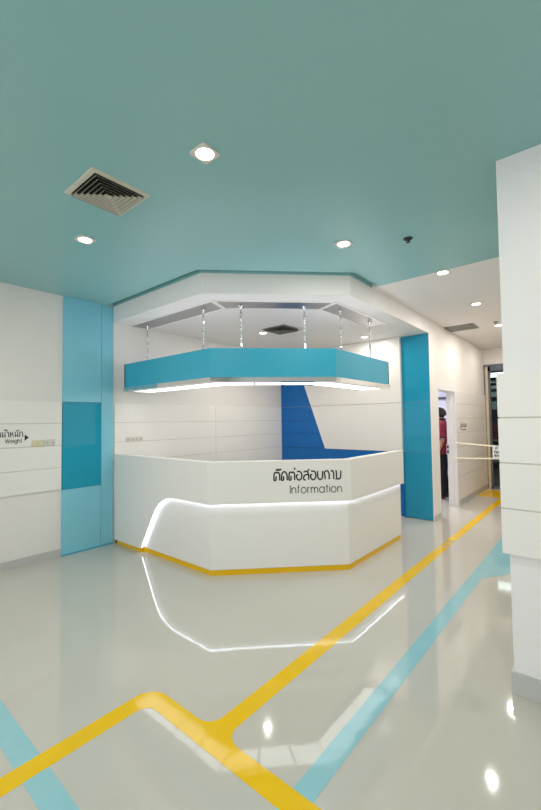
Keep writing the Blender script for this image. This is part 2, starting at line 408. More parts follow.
def stroke_text(txt, x0, x1, zb, xh, sw, name, M, mt, parent, gap=.32):
    """geometric single-weight lettering: strokes of width sw, fitted between x0 and x1, x-height xh"""
    pos = 0; L = []
    for c in txt:
        w, st = GL[c]
        if isinstance(st, str):
            C = [(.5+.5*math.cos(2*PI*k/24), .5+.5*math.sin(2*PI*k/24)) for k in range(25)]
            if 'e' in st: C = [(0.02, .52), (1, .52)]+[(.5+.5*math.cos(2*PI*k/24), .5+.5*math.sin(2*PI*k/24)) for k in range(1, 22)]
            lines = [(C, True)]
            if 'a' in st: lines.append(([(1, 0), (1, 1)], True))
            if 'g' in st: lines.append(([(1, 1), (1, -.15), (.75, -.4), (.3, -.4), (.05, -.25)], False))
        else: lines = [(q, c == 'W') for q in st]
        ww = w if w else 1
        for q, sh in lines: L.append([(pos+p[0]*ww, p[1]) for p in smooth_line([(a, b) for a, b in q], sh)])
        if w or c in 'Ii': pos += w+gap
    tot = pos-gap; k = (x1-x0)/tot
    m = MB()
    for q in L:
        m.tube([(x0+p[0]*k, zb+p[1]*xh, 0) for p in q], sw/2, 6)
    for v in m.bm.verts: v.co = M @ Vector((v.co.x, v.co.y, v.co.z*.15+.0005))
    return m.build(name, mt, parent)
ux = Vector((1/R2, 1/R2, 0)); nz = Vector((1/R2, -1/R2, 0))
A0 = Vector((CT[1], CT[0], 0))+nz*.0008
MF = Matrix(((ux.x, 0, nz.x, A0.x), (ux.y, 0, nz.y, A0.y), (0, 1, 0, 0), (0, 0, 0, 1)))
stroke_text('ติดต่อสอบถาม', .644, 1.312, .912, .084, .0150, 'thai_lettering', MF, BLACK, ctr)
stroke_text('Information', .803, 1.318, .783, .057, .0092, 'information_lettering', MF, GREYL, ctr)

# ------------------------------------------------------------ hanging canopy
CX, CY = -4.50, 4.71
CZ0, CZ1 = 1.888, 2.217
can = thing('hanging_canopy', 'turquoise angular light canopy hung on twisted chrome rods above the counter', 'light fixture', (-3.2, 3.3, 1.9))
m = MB(); m.prism(ring(*CN, 0, .02, CX, CY), 1.929, CZ1); m.build('fascia', FASC, can)
m = MB(); m.prism(ring(*CN, .46, .48, CX, CY), 1.929, CZ1-.02); m.build('inner_fascia', FASC, can)
m = MB(); m.prism(ring(*CN, .021, .459, CX+.02, CY-.02), CZ1-.06, CZ1-.05); m.build('top_board', CLAD, can)
m = MB(); m.box(CX, CN[0], 1.929, CX+.02, CN[0]+.48, CZ1); m.build('end_cap', FASC, can)
m = MB(); m.box(-CN[2]-.48, CY-.02, 1.929, -CN[2], CY, CZ1); m.build('end_cap', FASC, can)
m = MB(); m.prism(ring(*CN, -.008, .012, CX-.01, CY+.02), CZ0-.003, 1.929)
m.prism(ring(*CN, .012, .112, CX-.01, CY+.02), CZ0-.003, CZ0+.003)
m.box(CX-.01, CN[0], CZ0-.003, CX+.02, CN[0]+.48, 1.929); m.box(-CN[2]-.48, CY, CZ0-.003, -CN[2], CY+.02, 1.929)
m.build('chrome_trim', CHROME, can)
m = MB(); m.prism(ring(*CN, .40, .48, CX, CY), CZ0, CZ0+.03); m.build('inner_trim', CHROME, can)
# lit diffuser segments
oo = octo(*CN, .115, CX+.03, CY-.01); oi = octo(*CN, .36, CX+.03, CY-.01)
xi = -(CN[2]+.38); oi[2] = (xi, xi+(oi[2][1]-oi[2][0])); oi[3] = (xi, oi[3][1])
def lerp(a, b, t): return (a[0]+(b[0]-a[0])*t, a[1]+(b[1]-a[1])*t)
for si, n in ((0, 4), (1, 3), (2, 3)):
    Lo = math.dist(oo[si], oo[si+1])
    for k in range(n):
        g = .016/Lo
        t0, t1 = k/n+g, (k+1)/n-g
        P = [lerp(oo[si], oo[si+1], t0), lerp(oo[si], oo[si+1], t1), lerp(oi[si], oi[si+1], t1), lerp(oi[si], oi[si+1], t0)]
        m = MB(); m.prism(P, CZ0, CZ0+.008); m.build('light_diffuser', DIFF, can)
m = MB(); m.prism(ring(*CN, .113, .40, CX+.02, CY), CZ0+.009, CZ0+.02); m.build('light_tray', SATIN, can)
m = MB(); m.prism(ring(*CN, .10, .13, CX+.05, CY-.05), CZ1-.048, CZ1-.043); m.build('uplight_strip', LEDUP, can)
# rods
rods = [(-4.497, 2.865), (-3.385, 2.862), (-2.965, 3.035), (-2.478, 3.537), (-2.262, 3.945), (-2.262, 4.72-.03)]
def rod(x, y):
    z1, z0 = HS-.006, CZ1-.05
    m = MB(); z = z1-.10; w = .011; t = .0045; n = int((z-z0)/.008); ringsv = []
    for i in range(n+1):
        zz = z-(z-z0)*i/n; a = (z-zz)/.105*PI
        c, s = math.cos(a), math.sin(a)
        ringsv.append([m.bm.verts.new((x+c*p-s*q, y+s*p+c*q, zz)) for p, q in ((-w, -t), (w, -t), (w, t), (-w, t))])
    for A, B in zip(ringsv, ringsv[1:]):
        for k in range(4): m.bm.faces.new((A[k], A[(k+1) % 4], B[(k+1) % 4], B[k]))
    m.bm.faces.new(ringsv[0]); m.bm.faces.new(ringsv[-1])
    bmesh.ops.recalc_face_normals(m.bm, faces=m.bm.faces)
    r = m.build('suspension_rod', CHROME, can)
    m = MB(); m.lathe([(0, z1-.004), (.024, z1-.004), (.026, z1-.016), (.015, z1-.032), (.009, z1-.04), (.009, z1-.09), (.013, z1-.095), (.013, z1-.108), (0, z1-.11)], (x, y, 0), 16)
    m.build('ceiling_mount', CHROME, r, smooth=True)
for p in rods: rod(*p)

# grey metal panels let into the alcove ceiling, in pale frames
pl = octo(*HD, .215, XW+.004, 5.03); pi_ = octo(*HD, .515, XW+.004, 5.03)
names = ['grey metal ceiling panel in white frame over the left wing of canopy', 'grey metal ceiling panel in white frame over the canopy front', 'grey metal ceiling panel in white frame over the right wing of canopy']
def inset(P, d):
    c = []
    n = len(P)
    ctrd = Vector((sum(p[0] for p in P)/n, sum(p[1] for p in P)/n))
    L = []
    for i in range(n):
        a, b = Vector(P[i]), Vector(P[(i+1) % n]); t = (b-a).normalized(); nn = Vector((-t.y, t.x))
        if (ctrd-a).dot(nn) < 0: nn = -nn
        L.append((a+nn*d, t))
    for i in range(n):
        (a, t), (b, u) = L[i-1], L[i]
        den = t.x*u.y-t.y*u.x; s = ((b-a).x*u.y-(b-a).y*u.x)/den
        c.append(tuple(a+t*s))
    return c
for i in range(3):
    P = [pl[i], pl[i+1], pi_[i+1], pi_[i]]
    P = inset(P, .004)
    c = (sum(p[0] for p in P)/4, sum(p[1] for p in P)/4, HS)
    o = thing('ceiling_metal_panel', names[i], 'ceiling panel', c)
    Q = inset(P, .020)
    m = MB(); m.prism(Q, HS-.004, HS-.0005); m.build('metal_sheet', GREYM, o)
    m = MB()
    for k in range(4): m.prism([P[k], P[(k+1) % 4], Q[(k+1) % 4], Q[k]], HS-.009, HS-.0005)
    m.build('frame', CLAD, o)

# ------------------------------------------------------------ downlights
def downlight(x, y, z, label, power=7.5, r=.047, group='square framed ceiling downlights'):
    o = thing('downlight', label, 'light', (x, y, z), group)
    m = MB(); h = .064; n = 32; z0, z1 = z-.008, z-.0005
    sq = []
    for k in range(n):
        a = 2*PI*(k+.5)/n; c, s = math.cos(a), math.sin(a); q = h/max(abs(c), abs(s)); sq.append((c*q, s*q))
    # snap corner points
    sq = [(math.copysign(h, p[0]) if abs(abs(p[0])-h) < .008 else p[0], math.copysign(h, p[1]) if abs(abs(p[1])-h) < .008 else p[1]) for p in sq]
    ci = [(math.cos(2*PI*(k+.5)/n)*(r+.004), math.sin(2*PI*(k+.5)/n)*(r+.004)) for k in range(n)]
    V = lambda p, zz: m.bm.verts.new((x+p[0], y+p[1], zz))
    so = [V(p, z0) for p in sq]; st = [V(p, z1) for p in sq]; co = [V(p, z0) for p in ci]; ct_ = [V(p, z1) for p in ci]
    for k in range(n):
        j = (k+1) % n
        m.bm.faces.new((so[k], so[j], co[j], co[k])); m.bm.faces.new((so[k], st[k], st[j], so[j])); m.bm.faces.new((co[k], co[j], ct_[j], ct_[k]))
    bmesh.ops.recalc_face_normals(m.bm, faces=m.bm.faces)
    m.build('frame', FRAME, o)
    m = MB(); m.lathe([(0, z-.0065), (r*.6, z-.006), (r, z-.004), (r+.003, z-.001), (0, z-.001)], (x, y, 0), 32); m.build('lens', LAMP, o)
    L = bpy.data.lights.new('downlight_beam', 'AREA'); L.shape = 'DISK'; L.size = .05; L.energy = power; L.color = (1, .935, .86); L.spread = math.radians(180)
    lo = bpy.data.objects.new('downlight_beam', L); COL.objects.link(lo); lo.parent = o; lo.location = (0, 0, -.012)
    return o
downlight(-1.622, 1.390, H, 'square downlight nearest the viewer, right of the big ceiling vent, in teal ceiling')
downlight(-3.131, 1.425, H, 'square downlight in teal ceiling below and left of the big ceiling vent')
downlight(-1.610, 2.884, H, 'square downlight in teal ceiling above the canopy front')
downlight(-1.185, 4.13, H, 'square downlight at the edge where teal ceiling meets white corridor ceiling')
downlight(-1.198, 5.565, H, 'square downlight in middle of the white corridor ceiling', 17)
downlight(-1.225, 7.12, H, 'farthest downlight in the white corridor ceiling, by the pillar edge', 17)
downlight(-3.711, 4.252, HS, 'small downlight in alcove ceiling left of the alcove vent', 13)
downlight(-2.757, 5.531, HS, 'small downlight in alcove ceiling right of the alcove vent, near back wall')
for x, y, lb in ((-.10, 1.39, 'square downlight in teal ceiling in front of the pillar, above the frame'), (-1.62, -.1, 'square downlight in teal ceiling level with the viewer, on the left'),
        (-3.13, -.1, 'square downlight in teal ceiling level with the viewer, near left wall'), (-.1, -.1, 'square downlight in teal ceiling right above the viewer'),
        (-1.62, -1.6, 'square downlight in teal ceiling nearest the rear windows'), (1.4, .6, 'square downlight in teal ceiling right of the viewer')):
    downlight(x, y, H, lb)
downlight(-1.225, 8.55, H, 'square downlight in corridor ceiling by the glass door, added unseen behind pillar', 11)  # added downlight, out of view, to brighten the corridor wall

# ------------------------------------------------------------ vents
def four_way(x, y, z, size, label, mt, n=6, slit=.78, drop=.020):
    o = thing('ceiling_vent', label, 'vent', (x, y, z))
    h = size/2
    def sqring(m, a, za, b, zb, t=.0012):
        A = [(-a, -a), (a, -a), (a, a), (-a, a)]; B = [(-b, -b), (b, -b), (b, b), (-b, b)]
        for (dz) in (0, t):
            va = [m.bm.verts.new((x+p[0], y+p[1], za+dz)) for p in A]; vb = [m.bm.verts.new((x+p[0], y+p[1], zb+dz)) for p in B]
            for k in range(4): m.bm.faces.new((va[k], va[(k+1) % 4], vb[(k+1) % 4], vb[k]))
    fw = .030
    m = MB(); sqring(m, h, z-.001, h-.003, z-.006); sqring(m, h-.003, z-.006, h-fw, z-.010); sqring(m, h-fw, z-.010, h-fw-.001, z-.001); m.build('frame', mt, o)
    m = MB(); m.box(x-h+.02, y-h+.02, z-.0015, x+h-.02, y+h-.02, z-.0005); m.build('duct_shade', VENTD, o)  # thin black sheet stands in for the darkness above the louvres
    st = (h-fw-.004)/n
    for k in range(n):
        b = h-fw-.004-k*st
        a = max(.0015, b-st*slit)
        m = MB(); sqring(m, b, z-drop, a, z-.002); sqring(m, b, z-drop-.003, b, z-drop)
        lv = m.build('louvre', [mt, VENTG], o)
        for pg in lv.data.polygons:
            if pg.index >= 8: pg.material_index = 1  # lips coloured grey to paint the shaded lines between blades
    return o
four_way(-2.390, 1.232, H, .388, 'large square cream louvred air vent in the teal ceiling', VENTM)
four_way(-3.385, 4.275, HS, .41, 'square grey louvred air vent in the white alcove ceiling above canopy', VENTG, 6, .6)
o = thing('ceiling_grille', 'grey slatted return air grille in the white corridor ceiling', 'vent', (-1.74, 6.87, H))
m = MB()
x0, x1, y0, y1 = -1.955, -1.525, 6.665, 7.075
m.box(x0, y0, H-.010, x1, y0+.025, H-.001); m.box(x0, y1-.025, H-.010, x1, y1, H-.001); m.box(x0, y0, H-.010, x0+.025, y1, H-.001); m.box(x1-.025, y0, H-.010, x1, y1, H-.001)
m.build('frame', VENTG, o)
m = MB(); m.box(x0+.02, y0+.02, H-.002, x1-.02, y1-.02, H-.0008); m.build('duct_shade', VENTD, o)  # black sheet in place of the shade behind the slats
for k in range(12):
    yy = y0+.04+k*.03
    m = MB(); m.quad((x0+.02, yy, H-.003), (x1-.02, yy, H-.003), (x1-.02, yy+.018, H-.010), (x0+.02, yy+.018, H-.010)); 
    m.quad((x0+.02, yy, H-.002), (x1-.02, yy, H-.002), (x1-.02, yy+.018, H-.009), (x0+.02, yy+.018, H-.009)); m.build('slat', VENTG, o)
# the grille overlaps the wall line a little: keep it clear of the wall
o.location.x += .03

# sprinklers
def sprinkler(x, y, z, label, mt):
    o = thing('sprinkler_head', label, 'sprinkler', (x, y, z), 'ceiling sprinkler heads')
    m = MB(); m.lathe([(0, z-.0005), (.038, z-.0005), (.036, z-.006), (.016, z-.012), (0, z-.012)], (x, y, 0), 20); m.build('escutcheon', mt, o, smooth=True)
    m = MB(); m.lathe([(.010, z-.010), (.010, z-.018), (.005, z-.020), (.005, z-.029), (0, z-.029)], (x, y, 0), 12)
    for s in (-1, 1): m.tube([(x+s*.009, y, z-.016), (x+s*.014, y, z-.022), (x+s*.004, y, z-.030)], .0022, 6)
    m.build('body', mt, o)
    m = MB(); m.lathe([(0, z-.030), (.016, z-.030), (.018, z-.033), (0, z-.033)], (x, y, 0), 12); m.build('deflector', mt, o)
sprinkler(-1.168, 3.157, H, 'small dark sprinkler head in the teal ceiling', BLACK)
sprinkler(-1.208, 6.83, H, 'small sprinkler head beside the farthest corridor downlight', VENTG)
sprinkler(-3.145, 4.36, HS, 'small sprinkler head beside the alcove ceiling vent', FRAME)

# ------------------------------------------------------------ floor stripes
def arc(cx, cy, r, a0, a1, n=8):
    return [(cx+r*math.cos(math.radians(a0+(a1-a0)*k/n)), cy+r*math.sin(math.radians(a0+(a1-a0)*k/n))) for k in range(n+1)]
def strip(pts, z0, z1, m): m.prism(pts, z0, z1)
SZ = .0012
ye = thing('yellow_floor_stripe', 'yellow guide stripe branching over the glossy floor and running down the corridor', 'floor marking', (-1.47, 1.3, 0))
# route: leg from behind the viewer, rounded corner, cross bar, branch up the corridor
m = MB()
xL, xR_ = -2.006, -1.905
yl, yu = 1.215, 1.318
bl, br = -1.527, -1.425
pts = [(xL, -1.5), (xR_, -1.5)]
pts += arc(xR_+.07, yl-.07, .07, 180, 90)          # inner corner
pts += [(1.6, yl), (1.6, yu)]
pts += arc(br+.09, yu+.09, .09, 270, 180)          # right fillet of the branch
pts += [(br, 4.80), (bl, 4.735)]
pts += arc(bl-.09, yu+.09, .09, 0, -90)
pts += arc(xL+.12, yu-.12, .12, 90, 180)
m.prism(pts, .0002, SZ); m.build('near_stripe', YELLOW, ye)
# three curved bars of yellow in the broken section
for k in range(3):
    y0 = 4.80+k*.115
    a = []; b = []
    for j in range(9):
        t = j/8; xx = bl+.002+(br-bl-.004)*t; bow = -.055*math.sin(PI*t)+.05*t
        a.append((xx, y0+bow)); b.append((xx, y0+.062+bow))
    m = MB(); m.prism(a+b[::-1], .0002, SZ); m.build('curved_bar', YELLOW, ye)
m = MB()
m.prism([(bl, 5.14), (bl+.05, 5.125), (br, 5.20), (br, 9.28), (XC+.02, 9.28), (XC+.02, 8.42), (bl, 8.42)], .0002, SZ)
m.prism([(br, 8.42), (-.75, 8.42), (-.75, 9.28), (br, 9.28)], .0002, SZ)
m.build('far_stripe', YELLOW, ye)
SB = .0009
bu = thing('light_blue_floor_stripe', 'pale blue guide stripe running beside the yellow one towards the pillar', 'floor marking', (-.98, 2.5, 0))
m = MB()
X0, X1 = -1.020, -.922
m.prism([(X0, yu), (X1, yu), (X1, 4.09)]+arc(X1+.12, 4.09, .12, 180, 130, 5)+[(-.73, 4.40), (-.33, 4.83), (-.33, 5.75), (X0, 5.75)], .0002, SB)
m.build('corridor_stripe', SKYBLUE, bu)
bl2 = thing('light_blue_floor_stripe', 'pale blue guide stripe crossing under the yellow one in bottom left corner', 'floor marking', (-2.2, .67, 0))
m = MB(); m.prism([(-4.3, .622), (xL, .622), (xL, .724), (-4.3, .724)], .0002, SB); m.build('outer_stripe', SKYBLUE, bl2)
m = MB(); m.prism([(xR_, .622), (X1, .622), (X1, yl), (X0, yl), (X0, .724), (xR_, .724)], .0002, SB); m.build('inner_stripe', SKYBLUE, bl2)

# ------------------------------------------------------------ left wall lettering, switches
MXl = Matrix(((0, 0, 1, XW+.0188), (1, 0, 0, 0), (0, 1, 0, 0), (0, 0, 0, 1)))   # (u,v,w)->(x+w, u, v)
wl = thing('wall_lettering', 'black Thai lettering and the word Weight with an arrow on left wall', 'sign', (XW+.0188, 1.4, 1.28))
stroke_text('ชั่งน้ํ'+'าหนัก', 1.235, 1.503, 1.362, .052, .0085, 'thai_lettering', MXl, BLACK, wl)
stroke_text('Weight', 1.343, 1.495, 1.300, .030, .0062, 'weight_lettering', MXl, GREYL, wl)
m = MB(); m.prism([(1.522, 1.318), (1.522, 1.386), (1.560, 1.352)], 0, .0012, MXl); m.build('arrow', BLACK, wl)
def plate(y0, y1, z0, z1, name, label, mt, n, cat):
    o = thing(name, label, cat, (XW+.018, y0, z0))
    m = MB(); m.box(XW+.018, y0, z0, XW+.027, y1, z1, .003); m.build('plate', mt, o)
    w = (y1-y0)/n
    for k in range(n):
        c = y0+w*(k+.5); zc = (z0+z1)/2
        if cat == 'switch':
            m = MB(); m.box(XW+.026, c-.012, zc-.014, XW+.030, c+.012, zc+.014, .002); m.build('button', SOCKET, o)
            m = MB(); m.box(XW+.029, c-.004, zc-.003, XW+.0315, c+.004, zc+.003); m.build('indicator', GREYL, o)
        else:
            m = MB(); m.box(XW+.026, c-.018, zc-.018, XW+.029, c+.018, zc+.018, .002)
            m.build('socket', mt, o)
            m = MB(); m.box(XW+.0285, c-.010, zc-.004, XW+.0298, c-.006, zc+.008); m.box(XW+.0285, c+.006, zc-.004, XW+.0298, c+.010, zc+.008); m.lathe([(0, XW+.0285), (.003, XW+.0285), (.003, XW+.0298), (0, XW+.0298)], (0, c, zc-.01), 8, Matrix(((0, 0, 1), (1, 0, 0), (0, 1, 0))).to_4x4())
            m.build('pin_holes', GREYL, o)
    return o
plate(1.588, 1.704, 1.252, 1.320, 'wall_switch', 'cream switch plate on left wall, right of the Weight lettering', SWITCH, 1, 'switch')
plate(1.709, 1.826, 1.252, 1.320, 'wall_socket', 'grey double socket plate beside cream switch, next to the blue pilaster', SOCKET, 2, 'socket')
plate(2.690, 2.930, 1.245, 1.310, 'wall_socket', 'long pale socket plate on the alcove panelling above counter', SOCKET, 4, 'socket')

# ------------------------------------------------------------ doorway
fr = MB(); f = .045; q = .012
fr.box(XC-WT-q, D0, 0, XC-.001, D0+.03, DH-.03); fr.box(XC-WT-q, D1-.03, 0, XC+q, D1, DH-.03); fr.box(XC-WT-q-.001, D0, DH-.03, XC-.001, D1, DH)
fr.box(XC-.001, D1-.032, 0, XC+q+.004, D1+.05, DH+.045)
fr.box(XC-.002, D0+.004, DH-.028, XC+q+.003, D1-.031, DH+.04)
fr.box(XC-.09, D1-.05, 0, XC-.045, D1-.03, DH-.03)
d1 = struct(fr.build('door_1', PILLAR), 'white painted door frame of the corridor doorway')
m = MB(); m.box(XC-.15, D1-.034, .875, XC-.105, D1-.0295, 1.06); sp = m.build('strike_plate', SATIN, d1)
m = MB(); m.box(XC-.142, D1-.037, .90, XC-.115, D1-.0335, .95); m.box(XC-.142, D1-.037, .985, XC-.115, D1-.0335, 1.035); m.build('latch_hole', DARK, sp)
# room behind
m = MB(); m.box(XW, YE-.05, 0, XC-WT, YE+.07, 3.1); struct(m.build('wall_side_room_back', LAV))
m = MB(); m.box(XW-.12, YB+.1, 0, XW, YE, 3.1); struct(m.build('wall_side_room_left', LAV))
m = MB(); m.box(XW, YB+.1, 2.7, XC-WT, YE-.05, 2.8); struct(m.build('ceiling_side_room', SOFFIT))
o = thing('ceiling_lamp', 'long fluorescent lamp in the side room, unseen past the doorway', 'light', (-3.2, 7.6, 2.7))  # unseen lamp that lights the side room
m = MB(); m.box(-3.3, 6.8, 2.66, -3.1, 8.2, 2.699, .005); m.build('housing', CLAD, o)
m = MB(); m.box(-3.28, 6.82, 2.652, -3.12, 8.18, 2.661); m.build('diffuser', DIFF, o)
L = bpy.data.lights.new('lamp_light', 'AREA'); L.shape = 'RECTANGLE'; L.size = .16; L.size_y = 1.3; L.energy = 55; L.color = (.9, .93, 1)
lo_ = bpy.data.objects.new('lamp_light', L); COL.objects.link(lo_); lo_.parent = o; lo_.location = (0, 0, -.055)
o = thing('curtain_rail', 'dark horizontal rail on the back wall of the side room', 'rail', (-3.3, YE-.08, 1.97))
m = MB(); m.box(-4.3, YE-.10, 1.94, -2.35, YE-.062, 1.985, .003); m.build('rail', DARK, o)
for x in (-4.2, -3.3, -2.4):
    m = MB(); m.box(x-.02, YE-.065, 1.95, x+.02, YE-.05, 1.975); m.build('bracket', DARK, o)

# corridor wall lettering (too small to read in the photo: a word, a small line and an arrow)
MXc = Matrix(((0, 0, 1, XC+.0148), (1, 0, 0, 0), (0, 1, 0, 0), (0, 0, 0, 1)))
wl = thing('wall_lettering', 'small grey lettering with an arrow on corridor wall right of doorway', 'sign', (XC+.0148, 7.5, 1.3))
lettering('คัดกรอง', .1, 'thai_lettering', MXc, GREYL, wl, fit=(7.46, 7.83, 1.335, 1.430))
lettering('Screening', .1, 'small_lettering', MXc, GREYL, wl, fit=(7.50, 7.78, 1.275, 1.318))
m = MB(); m.prism([(7.44, 1.30), (7.44, 1.36), (7.40, 1.33)], 0, .0012, MXc); m.build('arrow', GREYL, wl)

# barrier tapes and notice
def ribbon(p, q, h, name, label, th=.0012):
    P, Q = Vector(p), Vector(q)
    m = MB(); n = 14
    fr_ = []; 
    for i in range(n+1):
        t = i/n; c = P.lerp(Q, t); c.z -= .006*math.sin(PI*t); a = .35*math.sin(t*6)
        up = Vector((0, math.sin(a), math.cos(a)))*h/2; nn = Vector((0, math.cos(a), -math.sin(a)))*th/2
        fr_.append([m.bm.verts.new(c+up*s1+nn*s2) for s1, s2 in ((1, 1), (1, -1), (-1, -1), (-1, 1))])
    for A, B in zip(fr_, fr_[1:]):
        for k in range(4): m.bm.faces.new((A[k], A[(k+1) % 4], B[(k+1) % 4], B[k]))
    m.bm.faces.new(fr_[0]); m.bm.faces.new(fr_[-1]); bmesh.ops.recalc_face_normals(m.bm, faces=m.bm.faces)
    return tag(m.build(name, TAPE, None, origin=p), label, 'tape')
ribbon((XC+.002, 7.12, 1.09), (-.421, 7.12, 1.0), .024, 'barrier_tape', 'upper of two cream tapes stretched across the corridor')
ribbon((-2.04, 7.115, .829), (-.421, 7.115, .892), .024, 'barrier_tape', 'lower of two cream tapes stretched across the corridor')
o = thing('notice_sign', 'white paper notice with black print hung between the two corridor tapes', 'sign', (-1.22, 7.10, .86))
m = MB(); m.box(-1.365, 7.096, .855, -1.06, 7.099, 1.058); m.build('sheet', PAPER, o)
MN = Matrix(((1, 0, 0, 0), (0, 0, -1, 7.0955), (0, 1, 0, 0), (0, 0, 0, 1)))
lettering('ห้ามเข้า', .06, 'lettering', MN, BLACK, o, fit=(-1.325, -1.10, .995, 1.05))
lettering('No', .06, 'lettering', MN, BLACK, o, weight=.002, fit=(-1.34, -1.26, .935, .98))
lettering('Entry', .06, 'lettering', MN, BLACK, o, weight=.002, fit=(-1.34, -1.18, .872, .92))

# ------------------------------------------------------------ glass door at the corridor end
m = MB(); m.box(-1.933, YE-.02, 0, -1.908, YE+.06, 2.635); m.box(-1.933, YE-.02, 2.60, -.55, YE+.06, 2.64); m.box(-.60, YE-.02, 0, -.55, YE+.06, 2.60)
m.box(-1.858, YE+.0, 0, -1.815, YE+.05, 2.60); m.box(-1.22, YE, .10, -1.16, YE+.05, 2.60); m.box(-1.858, YE, 2.50, -.60, YE+.05, 2.60); m.box(-1.858, YE, 0, -.60, YE+.05, .06)
d2 = struct(m.build('door_2', ALU), 'grey aluminium framed glass door at the end of the corridor')
m = MB(); m.box(-1.908, YE-.015, 0, -1.858, YE+.05, 2.60); m.build('beige_stile', BEIGE, d2)
m = MB(); m.box(-1.815, YE+.02, .06, -1.22, YE+.026, 2.50); m.box(-1.16, YE+.02, .06, -.60, YE+.026, 2.50); m.build('glass', GLASS, d2)
# dim room beyond
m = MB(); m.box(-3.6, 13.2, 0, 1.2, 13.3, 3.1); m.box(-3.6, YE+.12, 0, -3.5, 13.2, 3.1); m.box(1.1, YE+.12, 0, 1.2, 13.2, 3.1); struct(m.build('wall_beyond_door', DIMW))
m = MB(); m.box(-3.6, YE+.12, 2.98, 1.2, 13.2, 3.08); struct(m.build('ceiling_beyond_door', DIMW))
o = thing('ceiling_lamp', 'bright ceiling lamp panel seen through the top of the corridor glass door', 'light', (-2.05, 10.9, 2.6))
m = MB(); m.box(-2.4, 10.7, 2.545, -1.5, 11.3, 2.59, .005); m.build('housing', CLAD, o)
m = MB(); m.box(-2.37, 10.73, 2.536, -1.53, 11.27, 2.546); m.box(-2.37, 10.692, 2.552, -1.53, 10.70, 2.585); m.build('diffuser', DIMLAMP, o)
for x in (-2.3, -1.6):
    m = MB(); m.box(x, 11, 2.59, x+.01, 11.01, 2.98); m.build('hanger', DARK, o)
o = thing('shelf_rack', 'dark rack with pale shelves seen dimly through the corridor glass door', 'shelving', (-2.1, 11.7, 0))
m = MB()
for x in (-2.45, -1.3):
    for y in (11.52, 11.95): m.box(x-.02, y-.02, 0, x+.02, y+.02, 2.5)
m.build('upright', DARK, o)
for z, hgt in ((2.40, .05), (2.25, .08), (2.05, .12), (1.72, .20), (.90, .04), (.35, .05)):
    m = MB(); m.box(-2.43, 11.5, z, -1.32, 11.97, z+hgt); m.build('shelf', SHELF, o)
b = thing('storage_box', 'maroon box on the dim rack beyond the corridor glass door', 'box', (-2.1, 11.7, .94))
m = MB(); m.box(-2.26, 11.55, .94, -2.0, 11.85, 1.36, .01); m.build('body', WOODM, b)
m = MB(); m.box(-2.27, 11.54, 1.361, -1.99, 11.86, 1.39, .006); m.build('lid', DARK, b)
L = bpy.data.lights.new('beyond_light', 'AREA'); L.shape = 'RECTANGLE'; L.size = .84; L.size_y = .54; L.energy = 3; L.color = (.9, 1, 1)
lo_ = bpy.data.objects.new('beyond_light', L); COL.objects.link(lo_); lo_.location = (-1.95, 10.9, 2.52)

# ------------------------------------------------------------ person in the side room (faces -x, seen from their left side)
PX, PY = -2.345, 7.80
def skin_mesh(chains, sub=2):
    """chains: list of [(x,y,z,rx,ry)...]; each chain starts at an existing joint when its first point repeats one"""
    verts = []; edges = []; rad = []; idx = {}
    def vid(p):
        k = (round(p[0], 4), round(p[1], 4), round(p[2], 4))
        if k not in idx: idx[k] = len(verts); verts.append(p[:3]); rad.append((p[3], p[4] if len(p) > 4 else p[3]))
        return idx[k]
    for ch in chains:
        ids = [vid(p) for p in ch]
        edges += [(a, b) for a, b in zip(ids, ids[1:]) if a != b]
    me = bpy.data.meshes.new('s'); me.from_pydata(verts, edges, [])
    o = bpy.data.objects.new('s', me); COL.objects.link(o)
    md = o.modifiers.new('k', 'SKIN'); md.use_smooth_shade = True; md.branch_smoothing = .6
    for i, r in enumerate(rad): me.skin_vertices[0].data[i].radius = r
    me.skin_vertices[0].data[0].use_root = True
    sb = o.modifiers.new('s', 'SUBSURF'); sb.levels = sub; sb.render_levels = sub
    bpy.context.view_layer.update()
    out = bpy.data.meshes.new_from_object(o.evaluated_get(bpy.context.evaluated_depsgraph_get()))
    bpy.data.objects.remove(o)
    bm = bmesh.new(); bm.from_mesh(out); bpy.data.meshes.remove(out)
    mb = MB(); mb.bm.free(); mb.bm = bm
    return mb
per = thing('person', 'person with black hair in maroon polo shirt and black trousers, standing inside the doorway', 'person', (PX, PY, 0))
def P(f, s, z, r, r2=None):   # f forward (towards -x), s to the person's left (towards the viewer, -y)
    return (PX-f, PY-s, z, r, r2 if r2 else r)
pel = P(0, 0, .93, .08, .08); wai = P(.0, 0, 1.08, .09, .09); che = P(.0, 0, 1.28, .10, .10); nb = P(-.01, 0, 1.44, .055); hb = P(.02, 0, 1.53, .058); hd = P(.035, 0, 1.60, .082, .07); ht = P(.025, 0, 1.66, .06, .055)
ch = [[pel, wai, che, nb, hb, hd, ht]]
